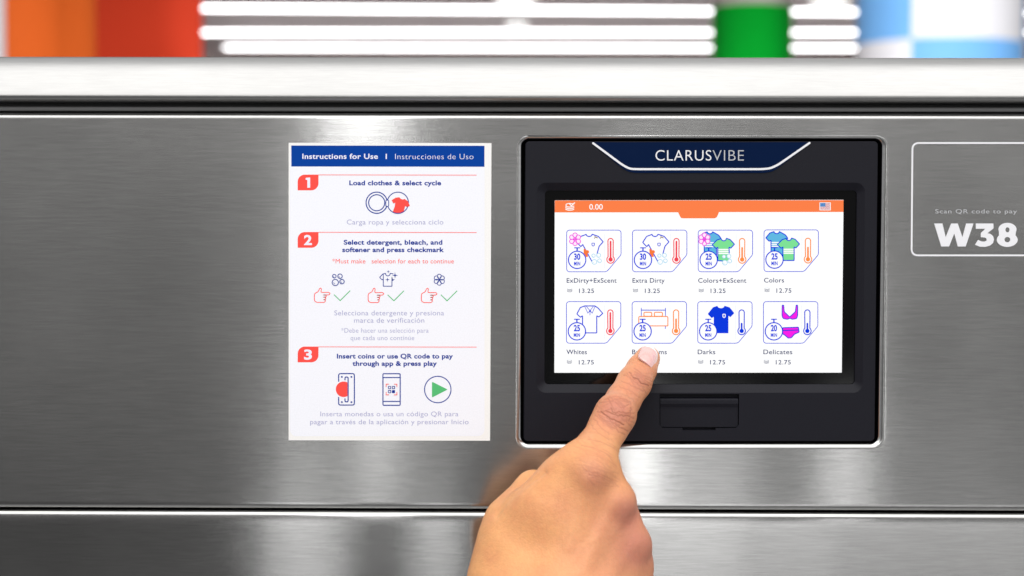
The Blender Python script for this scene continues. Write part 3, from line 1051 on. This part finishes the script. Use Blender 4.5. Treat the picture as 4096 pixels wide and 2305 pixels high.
def surface_nets(F_, lo, vox):
    s = F_ < 0
    n = np.array(F_.shape)
    cnt = np.zeros(n - 1, np.int8)
    for dx in (0, 1):
        for dy in (0, 1):
            for dz in (0, 1):
                cnt += s[dx:n[0] - 1 + dx, dy:n[1] - 1 + dy, dz:n[2] - 1 + dz]
    act = (cnt > 0) & (cnt < 8)
    ids = np.full(act.shape, -1, np.int64)
    cells = np.argwhere(act)
    ids[act] = np.arange(len(cells))
    acc = np.zeros((len(cells), 3)); num = np.zeros(len(cells))
    corners = [(x, y, z) for x in (0, 1) for y in (0, 1) for z in (0, 1)]
    val = {c: F_[cells[:, 0] + c[0], cells[:, 1] + c[1], cells[:, 2] + c[2]] for c in corners}
    for c in corners:
        for axis in range(3):
            if c[axis] == 0:
                c2 = tuple(1 if i == axis else c[i] for i in range(3))
                v0, v1 = val[c], val[c2]
                m = (v0 < 0) != (v1 < 0)
                t = np.where(m, v0 / np.where(m, v0 - v1, 1), 0)
                p = np.array(c, float)[None, :].repeat(len(cells), 0)
                p[:, axis] += t
                acc[m] += p[m]; num[m] += 1
    verts = lo + (cells + acc / num[:, None]) * vox
    quads = []
    for axis in range(3):
        u, w = (axis + 1) % 3, (axis + 2) % 3
        a0 = [slice(None)] * 3; a1 = [slice(None)] * 3
        a0[axis] = slice(0, n[axis] - 1); a1[axis] = slice(1, n[axis])
        s0, s1 = s[tuple(a0)], s[tuple(a1)]
        e = np.argwhere(s0 != s1)
        e = e[(e[:, u] > 0) & (e[:, w] > 0) & (e[:, u] < n[u] - 1) & (e[:, w] < n[w] - 1)]
        flip = s0[e[:, 0], e[:, 1], e[:, 2]]
        def cid(du, dw):
            q = e.copy(); q[:, u] -= du; q[:, w] -= dw
            return ids[q[:, 0], q[:, 1], q[:, 2]]
        q = np.stack([cid(1, 1), cid(0, 1), cid(0, 0), cid(1, 0)], 1)
        q[~flip] = q[~flip][:, ::-1]
        quads.append(q)
    return verts, np.concatenate(quads)

HV, HQ = surface_nets(FLD, lo, VOX)
me = bpy.data.meshes.new('hand')
me.from_pydata(HV.tolist(), [], HQ.tolist())
bm = bmesh.new(); bm.from_mesh(me)
for _ in range(4):
    bmesh.ops.smooth_vert(bm, verts=bm.verts, factor=0.5, use_axis_x=True, use_axis_y=True, use_axis_z=True)
bm.verts.ensure_lookup_table()
pp = to_px([v.co for v in bm.verts])
sel = set(np.nonzero((pp[:, 1] < 1960) & (pp[:, 0] > 2230))[0].tolist())
bm.normal_update()
for _ in range(2):
    ed = [e_ for e_ in bm.edges if e_.verts[0].index in sel and e_.verts[1].index in sel and (e_.verts[0].normal.y < 0.25)]
    bmesh.ops.subdivide_edges(bm, edges=ed, cuts=1, use_grid_fill=True)
    bm.verts.ensure_lookup_table(); bm.verts.index_update()
    pp = to_px([v.co for v in bm.verts])
    sel = set(np.nonzero((pp[:, 1] < 1960) & (pp[:, 0] > 2230))[0].tolist())
for _ in range(2):
    bmesh.ops.smooth_vert(bm, verts=[bm.verts[i] for i in sel], factor=0.5, use_axis_x=True, use_axis_y=True, use_axis_z=True)
bm.normal_update()
bm.to_mesh(me); bm.free()

co_ = np.empty(len(me.vertices) * 3); me.vertices.foreach_get('co', co_); co_ = co_.reshape(-1, 3)
no_ = np.empty(len(me.vertices) * 3); me.vertex_normals.foreach_get('vector', no_); no_ = no_.reshape(-1, 3)
px = to_px(co_)
front = np.clip((-no_[:, 1] - 0.05) / 0.3, 0, 1)

def seg_dist(q, pts):
    d = np.full(len(q), 1e9)
    for a_, b_ in zip(pts, pts[1:]):
        a_, b_ = np.array(a_, float), np.array(b_, float)
        ab = b_ - a_
        t = np.clip(((q - a_) @ ab) / (ab @ ab), 0, 1)
        d = np.minimum(d, np.linalg.norm(q - a_ - t[:, None] * ab, axis=1))
    return d

# creases of the two finger joints, drawn in the picture of the knuckle (zoom 2300,1300 x .4136)
def kn(pts):
    return [(2300 + x * .4136, 1300 + y * .4138) for x, y in pts]
def wob(pts, amp=2.0):
    """a hand drawn run of short steps along a crease"""
    out = []
    for p0, p1 in zip(pts, pts[1:]):
        m = max(2, int(math.dist(p0, p1) / 7))
        out += [(p0[0] + (p1[0] - p0[0]) * q / m + random.gauss(0, amp), p0[1] + (p1[1] - p0[1]) * q / m + random.gauss(0, amp)) for q in range(m)]
    return out + [pts[-1]]
CREASE = [(wob(kn(p)), w) for p, w in (
    ([(250, 835), (310, 885), (400, 930), (470, 965)], 0.75), ([(300, 820), (340, 850), (400, 875), (470, 880), (530, 885)], 0.65),
    ([(380, 715), (440, 712), (500, 728), (540, 765)], 0.35), ([(545, 800), (540, 860), (520, 930)], 0.4), ([(340, 800), (370, 835), (400, 862), (430, 840)], 0.6),
    ([(430, 835), (480, 850), (530, 850)], 0.45), ([(440, 800), (480, 790), (520, 770)], 0.35), ([(290, 725), (370, 690), (450, 690)], 0.25),
    ([(300, 890), (370, 950), (450, 1000), (510, 1025)], 0.4), ([(270, 920), (330, 970), (420, 1030), (480, 1060)], 0.28),
    ([(565, 500), (600, 530), (640, 560), (690, 585), (712, 588)], 0.8), ([(520, 455), (545, 490), (580, 515), (620, 520)], 0.5), ([(480, 480), (540, 520), (600, 565), (670, 605)], 0.25),
    ([(450, 540), (520, 565), (600, 610), (660, 640)], 0.25), ([(430, 600), (500, 620), (570, 660), (630, 700)], 0.2), ([(370, 660), (450, 665), (520, 700), (570, 740)], 0.22),
    ([(180, 900), (250, 990), (330, 1060)], 0.2), ([(150, 960), (230, 1050), (330, 1110)], 0.18), ([(200, 870), (280, 950), (360, 1010)], 0.2))]
def short_folds(cx, cy, ra, rp, count, w):
    for _ in range(count):
        r_, th_ = math.sqrt(random.random()), random.uniform(0, 6.283)
        al, ac = ra * r_ * math.cos(th_), rp * r_ * math.sin(th_)
        x, y = cx + 0.487 * al + 0.875 * ac, cy - 0.875 * al + 0.487 * ac
        an = math.atan2(0.487, 0.875) + random.gauss(0, 0.35)
        ln = random.uniform(10, 34)
        bend = random.uniform(-5, 5)
        CREASE.append(([(x - ln * math.cos(an), y - ln * math.sin(an)), (x + bend * 0.5, y + bend), (x + ln * math.cos(an), y + ln * math.sin(an))], w * random.uniform(0.4, 1.0)))
short_folds(2462, 1650, 62, 62, 46, 0.34)
short_folds(2555, 1522, 34, 50, 22, 0.30)
short_folds(2470, 1600, 110, 60, 30, 0.12)
short_folds(2385, 1790, 80, 70, 40, 0.14)
short_folds(2400, 1880, 60, 85, 40, 0.16)
for i in range(9):                                            # fine folds at the root of the finger
    y0 = 1770 + i * 17 + random.uniform(-5, 5)
    x0_ = 2330 + random.uniform(-10, 30)
    CREASE.append(([(x0_, y0 - 8), (x0_ + 50, y0 + 2), (x0_ + 95, y0 + 22), (x0_ + 120, y0 + 40)], random.uniform(0.1, 0.22)))
near = (px[:, 1] < 1970) & (px[:, 0] > 2200) & (front > 0)
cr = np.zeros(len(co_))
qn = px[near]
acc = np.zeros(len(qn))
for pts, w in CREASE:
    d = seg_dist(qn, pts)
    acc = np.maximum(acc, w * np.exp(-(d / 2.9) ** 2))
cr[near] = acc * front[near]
wr = np.zeros(len(co_))
# fine cross wrinkles of the finger skin, following its run
axd = np.array((0.487, -0.875)); axp = np.array((0.875, 0.487))
s_ = qn @ axd; t_ = qn @ axp
w_ = np.sin(s_ / 3.4 + 1.6 * np.sin(t_ / 31) + 1.1 * np.sin(t_ / 12.7 + s_ / 40)) * np.sin(s_ / 8.3 + t_ / 23)
def blob(cx, cy, r, q):
    return np.exp(-(((q - np.array((cx, cy))) ** 2).sum(1)) / r ** 2)
amt = 0.35 + 0.9 * blob(2460, 1650, 75, qn) + 0.7 * blob(2560, 1520, 50, qn)
wr[near] = w_ * amt * front[near] * np.clip((1850 - qn[:, 1]) / 150, 0, 1)
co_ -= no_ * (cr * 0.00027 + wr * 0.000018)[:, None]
# tendons, hollows between the knuckles and the fold above the thumb
for pts, wd, hgt in (([(2348, 1925), (2318, 2030), (2275, 2190)], 24, 0.55), ([(2468, 2005), (2405, 2120), (2330, 2290)], 24, 0.45), ([(2545, 2170), (2480, 2260), (2420, 2350)], 24, 0.40),
                     ([(2436, 1925), (2400, 2040), (2345, 2170)], 30, -0.60), ([(2535, 2075), (2455, 2175), (2395, 2280)], 28, -0.60),
                     ([(2178, 1890), (2112, 1934), (2056, 1974), (2018, 2012), (1985, 2060)], 11, -0.75), ([(2075, 1935), (2020, 1980)], 10, 0.25),
                     ([(2290, 2250), (2340, 2180), (2395, 2150)], 9, 0.16), ([(2150, 2260), (2215, 2160), (2240, 2080)], 9, 0.13)):
    dd = seg_dist(px, pts)
    co_ -= no_ * (-hgt * 0.001 * np.exp(-(dd / wd) ** 2) * front)[:, None]
me.vertices.foreach_set('co', co_.ravel())
# pigment: redder over the knuckles, paler elsewhere; the ramp to the right paints in shade
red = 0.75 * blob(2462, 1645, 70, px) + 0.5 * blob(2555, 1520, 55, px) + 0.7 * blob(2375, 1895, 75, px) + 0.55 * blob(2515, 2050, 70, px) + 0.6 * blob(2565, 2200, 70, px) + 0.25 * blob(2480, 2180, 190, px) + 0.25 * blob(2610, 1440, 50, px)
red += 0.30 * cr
red += 0.42 * np.clip((px[:, 0] - 2150 + 0.28 * (px[:, 1] - 2000)) / 420, 0, 1) * np.clip((px[:, 1] - 1850) / 150, 0, 1)  # redder to the right: partly shading of the hand, put into its colour
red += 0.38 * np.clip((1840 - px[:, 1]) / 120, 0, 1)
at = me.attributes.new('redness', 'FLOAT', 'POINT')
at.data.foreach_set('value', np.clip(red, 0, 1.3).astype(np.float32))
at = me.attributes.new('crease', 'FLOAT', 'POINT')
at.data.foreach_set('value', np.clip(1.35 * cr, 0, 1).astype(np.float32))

M_SKIN = principled('skin', (0.6, 0.3, 0.17), 0.48, spec=0.35)
n, l, b = nodes(M_SKIN)
def attr(name):
    q = n.new('ShaderNodeAttribute'); q.attribute_name = name; return q
def mixc(fac, a_, b_):
    q = n.new('ShaderNodeMix'); q.data_type = 'RGBA'
    l.new(fac, q.inputs[0])
    for s0, v in ((q.inputs[6], a_), (q.inputs[7], b_)):
        if isinstance(v, tuple):
            s0.default_value = v
        else:
            l.new(v, s0)
    return q.outputs[2]
tx = n.new('ShaderNodeTexCoord')
n1 = n.new('ShaderNodeTexNoise'); n1.inputs['Scale'].default_value = 70; n1.inputs['Detail'].default_value = 5
l.new(tx.outputs['Object'], n1.inputs['Vector'])
n2 = n.new('ShaderNodeTexNoise'); n2.inputs['Scale'].default_value = 520; n2.inputs['Detail'].default_value = 4
l.new(tx.outputs['Object'], n2.inputs['Vector'])
rg = n.new('ShaderNodeMapRange'); rg.inputs['From Min'].default_value, rg.inputs['From Max'].default_value = 0.35, 0.7
l.new(n1.outputs['Fac'], rg.inputs['Value'])
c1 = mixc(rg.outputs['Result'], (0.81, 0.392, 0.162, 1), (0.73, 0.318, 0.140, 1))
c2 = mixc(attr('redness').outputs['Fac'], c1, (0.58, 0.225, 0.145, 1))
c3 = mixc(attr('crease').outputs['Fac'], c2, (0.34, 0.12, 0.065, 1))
rg2 = n.new('ShaderNodeMapRange'); rg2.inputs['To Min'].default_value, rg2.inputs['To Max'].default_value = 0.9, 1.1
l.new(n2.outputs['Fac'], rg2.inputs['Value'])
sc_ = n.new('ShaderNodeVectorMath'); sc_.operation = 'SCALE'
l.new(c3, sc_.inputs[0]); l.new(rg2.outputs['Result'], sc_.inputs['Scale'])
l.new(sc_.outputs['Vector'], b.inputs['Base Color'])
vo = n.new('ShaderNodeTexVoronoi'); vo.inputs['Scale'].default_value = 1100
l.new(tx.outputs['Object'], vo.inputs['Vector'])
bp_ = n.new('ShaderNodeBump'); bp_.inputs['Strength'].default_value = 0.35; bp_.inputs['Distance'].default_value = 0.00025
l.new(vo.outputs['Distance'], bp_.inputs['Height'])
bp2 = n.new('ShaderNodeBump'); bp2.inputs['Strength'].default_value = 0.22; bp2.inputs['Distance'].default_value = 0.0006
l.new(n2.outputs['Fac'], bp2.inputs['Height']); l.new(bp_.outputs['Normal'], bp2.inputs['Normal'])
l.new(bp2.outputs['Normal'], b.inputs['Normal'])
b.inputs['Subsurface Weight'].default_value = 0.15
b.inputs['Subsurface Radius'].default_value = (1.0, 0.35, 0.2)
b.inputs['Subsurface Scale'].default_value = 0.0025
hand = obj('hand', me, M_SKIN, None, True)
tag(hand, 'bare hand with outstretched index finger pressing the lit screen', 'hand')

# finger nail
HV2 = co_
def surf_y(qx, qy):
    d = ((px - np.array((qx, qy))) ** 2).sum(1) + np.where(front > 0.02, 0, 1e9)
    return HV2[np.argsort(d)[:6], 1].mean()
M_NAIL = principled('nail', (0.80, 0.47, 0.44), 0.16, spec=0.5, coat=0.6)
M_NAIL.node_tree.nodes['Principled BSDF'].inputs['Coat Roughness'].default_value = 0.06
M_TIP = principled('nail_tip', (0.86, 0.84, 0.82), 0.18, spec=0.5, coat=0.5)
tipc, dip = idx[0][0], idx[2][0]
axis = (tipc - dip) / np.linalg.norm(tipc - dip)
pa_, pb_ = P(2586, 1456, surf_y(2586, 1456)), P(2612, 1398, surf_y(2612, 1398))
axis = (pb_ - pa_) / np.linalg.norm(pb_ - pa_)
print('nail axis', axis)
nrm = np.array((0.20, -1.0, 0.10)); nrm -= axis * (nrm @ axis); nrm /= np.linalg.norm(nrm)
lat = np.cross(nrm, axis)
if lat[0] < 0:
    lat = -lat
yc = surf_y(2600, 1428)
c0 = P(2606, 1417, yc - 0.00055)
RN, LN = 0.0065, 0.0071
V, F, MI = [], [], []
NU, NV_ = 22, 26
for j in range(NV_ + 1):
    v = -1 + 2 * j / NV_
    wdt = (1 - abs(v) ** 3.4) ** (1 / 2.4) if v < 0 else (1 - abs(v) ** 4.0) ** (1 / 2.2)
    wdt = max(wdt, 0.02)
    for i in range(NU + 1):
        th = R(54) * wdt * (-1 + 2 * i / NU)
        p = c0 + axis * (v * LN) + lat * RN * math.sin(th) + nrm * (RN * (math.cos(th) - 1) - 0.0011 * v * v)
        V.append(p)
top_n = len(V)
for j in range(NV_):
    for i in range(NU):
        q = j * (NU + 1) + i
        F.append([q, q + 1, q + NU + 2, q + NU + 1])
        u = -1 + 2 * (i + 0.5) / NU
        MI.append(1 if (-1 + 2 * (j + 0.5) / NV_) > 0.70 - 0.16 * u * u else 0)
for p in list(V):
    V.append(p - nrm * 0.0006)
for f in list(F):
    F.append([i + top_n for i in f][::-1]); MI.append(0)
rim = [i for i in range(NU + 1)] + [j * (NU + 1) + NU for j in range(1, NV_ + 1)] + [NV_ * (NU + 1) + i for i in range(NU - 1, -1, -1)] + [j * (NU + 1) for j in range(NV_ - 1, 0, -1)]
for a_, b_ in zip(rim, rim[1:] + rim[:1]):
    F.append([a_, b_, b_ + top_n, a_ + top_n]); MI.append(0)
obj('fingernail', mesh(V, F, MI), [M_NAIL, M_TIP], hand, True)

# ------------------------------------------------------------------ far room
def lathe_col(cx, cy, r, z0, z1, n=48):
    V, F = [], []
    for z in (z0, z1):
        for i in range(n):
            V.append((cx + r * math.cos(2 * math.pi * i / n), cy + r * math.sin(2 * math.pi * i / n), z))
    for i in range(n):
        F.append([i, (i + 1) % n, n + (i + 1) % n, n + i])
    F.append(list(range(n))[::-1]); F.append([n + i for i in range(n)])
    return V, F

def wallpaint(name, c, rough=0.5):
    m = principled(name, c, rough, spec=0.08)
    n, l, b = nodes(m)
    t = n.new('ShaderNodeTexNoise'); t.inputs['Scale'].default_value = 3
    r = n.new('ShaderNodeMapRange'); r.inputs['To Min'].default_value, r.inputs['To Max'].default_value = 0.95, 1.05
    l.new(t.outputs['Fac'], r.inputs['Value'])
    s = n.new('ShaderNodeVectorMath'); s.operation = 'SCALE'; s.inputs[0].default_value = c
    l.new(r.outputs['Result'], s.inputs['Scale']); l.new(s.outputs['Vector'], b.inputs['Base Color'])
    return m

ZC_, ZF = 1.56, -1.0
V = [(-14, 2.6, ZC_), (14, 2.6, ZC_), (14, 32, ZC_), (-14, 32, ZC_)]
o = obj('ceiling', mesh(V, [[0, 1, 2, 3]]), wallpaint('ceiling_paint', (0.52, 0.45, 0.45)))
o['kind'] = 'structure'
V = [(-14, 31.9, ZF), (14, 31.9, ZF), (14, 31.9, ZC_), (-14, 31.9, ZC_)]
o = obj('back_wall', mesh(V, [[0, 1, 2, 3]]), wallpaint('wall_paint', (0.42, 0.36, 0.36)))
o['kind'] = 'structure'
V = [(-14, 0.5, ZF), (14, 0.5, ZF), (14, 32, ZF), (-14, 32, ZF)]
o = obj('floor', mesh(V, [[0, 1, 2, 3]]), wallpaint('floor_tile', (0.45, 0.44, 0.43)))
o['kind'] = 'structure'

M_TUBE = principled('lit_tube', (0.9, 0.9, 0.9), 0.4)
nodes(M_TUBE)[2].inputs['Emission Color'].default_value = (1, 0.99, 1, 1)
nodes(M_TUBE)[2].inputs['Emission Strength'].default_value = 7
M_LENS = principled('lit_lens', (0.9, 0.9, 0.9), 0.4)
nodes(M_LENS)[2].inputs['Emission Color'].default_value = (1, 0.98, 0.95, 1)
nodes(M_LENS)[2].inputs['Emission Strength'].default_value = 1.6
M_CAP = principled('lamp_holder', (0.6, 0.6, 0.6), 0.4)
def tube(x0, x1, py0, py1, label):
    a_, b_ = PZ(x0, py0, ZC_ - 0.09), PZ(x1, py1, ZC_ - 0.09)
    b_[1] = a_[1] + (b_[1] - a_[1])
    t = thing('ceiling_tube_light', label, 'tube light', (a_ + b_) / 2, 'long tube lights on the far ceiling')
    d = Vector(b_ - a_); u = d.normalized(); v = u.cross(Vector((0, 0, 1))).normalized(); w = u.cross(v)
    def rod(pa, pb, r, n=14):
        V = []
        for q in (Vector(pa), Vector(pb)):
            V += [q + v * r * math.cos(2 * math.pi * i / n) + w * r * math.sin(2 * math.pi * i / n) for i in range(n)]
        F = [[i, (i + 1) % n, n + (i + 1) % n, n + i] for i in range(n)] + [list(range(n))[::-1], [n + i for i in range(n)]]
        return mesh(V, F)
    obj('tube', rod(a_, b_, 0.011), M_TUBE, t)
    for q, s in ((a_, -1), (b_, 1)):
        c = np.array(q) + np.array(u) * s * 0.002
        obj('end_cap', rod(c, c + np.array(u) * s * 0.04, 0.022), M_CAP, t)
tube(812, 4330, 33, 54, 'highest of the three white tube lights across the far ceiling')
tube(812, 4330, 131, 130, 'middle of the three white tube lights across the far ceiling')
tube(900, 3480, 190, 193, 'lowest white tube light, just above the steel lid')
def downlight(pxx, pyy, r, label):
    c = PZ(pxx, pyy, ZC_ - 0.02)
    t = thing('ceiling_downlight', label, 'downlight', c, 'round downlights in the far ceiling')
    V, F = lathe_col(c[0], c[1], r, c[2] - 0.03, c[2] + 0.015, 28)
    obj('lens', mesh(V, F), M_LENS, t)
    V, F = lathe_col(c[0], c[1], r * 1.12, c[2] - 0.012, c[2] + 0.018, 28)
    obj('trim_ring', mesh(V, F), M_CAP, t)
downlight(2066, 88, 0.085, 'round downlight glowing between the upper two tube lights')
downlight(2062, -4, 0.13, 'round downlight at the top edge above the tube lights')
downlight(3318, 0, 0.13, 'round downlight between the green column and the chequered column')

def upright(px0, px1, y, name, label, cat, mat, z1=ZC_, flat=False):
    a_, b_ = P(px0, 120, y), P(px1, 120, y)
    cx, r = (a_[0] + b_[0]) / 2, (b_[0] - a_[0]) / 2
    t = thing(name, label, cat, (cx, y + r, ZF))
    if flat:
        V = [(a_[0], y, ZF), (b_[0], y, ZF), (b_[0], y + 0.08, ZF), (a_[0], y + 0.08, ZF)]
        V += [(x, q, z1) for x, q, _ in V]
        F = [[0, 1, 5, 4], [1, 2, 6, 5], [2, 3, 7, 6], [3, 0, 4, 7], [4, 5, 6, 7], [3, 2, 1, 0]]
    else:
        V, F = lathe_col(cx, y, r, ZF, z1)
    o = obj('shaft', mesh(V, F), mat, t)
    if not flat:
        for p in o.data.polygons[:-2]:
            p.use_smooth = True
    return t, cx, r

upright(-420, -8, 5.0, 'white_pillar', 'white pillar at the left edge beside the orange column', 'pillar', wallpaint('pillar_white', (0.55, 0.55, 0.57), 0.8), flat=True)
upright(28, 380, 5.6, 'orange_column', 'orange round column in front of the red pillar', 'column', wallpaint('orange_paint', (0.50, 0.088, 0.013), 0.9), flat=False)
upright(170, 806, 6.6, 'red_column', 'broad red round column behind the orange column', 'column', wallpaint('red_paint', (0.34, 0.026, 0.009), 0.9))

gz = P(3008, 33, 9)[2]
t, cx, r = upright(2848, 3168, 9, 'green_column', 'glossy green round column under a pale top', 'column', wallpaint('green_paint', (0.004, 0.58, 0.045), 0.5), z1=gz)
V, F = lathe_col(cx, 9, r * 0.97, gz, ZC_)
obj('upper_shaft', mesh(V, F), wallpaint('pale_paint', (0.55, 0.48, 0.47)), t)

a_, b_ = P(3430, 120, 7), P(4092, 120, 7)
cx, r = (a_[0] + b_[0]) / 2, (b_[0] - a_[0]) / 2
zs = P(3760, 149, 7 - r)[2]
t = thing('chequered_column', 'round column with large light blue and white checks', 'column', (cx, 7, ZF))
V, F, MI = [], [], []
hgt = 0.5
rows = [(zs - hgt * 3, 1), (zs - hgt * 2, 0), (zs - hgt, 1), (zs, 0), (ZC_, 0)]
A0 = -32.6
for ri_ in range(len(rows) - 1):
    z0_, par = rows[ri_]
    z1_ = rows[ri_ + 1][0]
    for c in range(4):
        for s in range(12):
            q = []
            for ss, zz in ((s, z0_), (s + 1, z0_), (s + 1, z1_), (s, z1_)):
                th = R(A0 + 91 * c + (91 if c < 3 else 87) * ss / 12)
                q.append((cx + r * math.sin(th), 7 - r * math.cos(th), zz))
            bq = len(V)
            V += q
            F.append([bq, bq + 1, bq + 2, bq + 3])
            MI.append((c + par) % 2)
obj('shaft', mesh(V, F, MI), [wallpaint('check_white', (0.66, 0.67, 0.70)), wallpaint('check_blue', (0.155, 0.39, 0.74))], t, True)
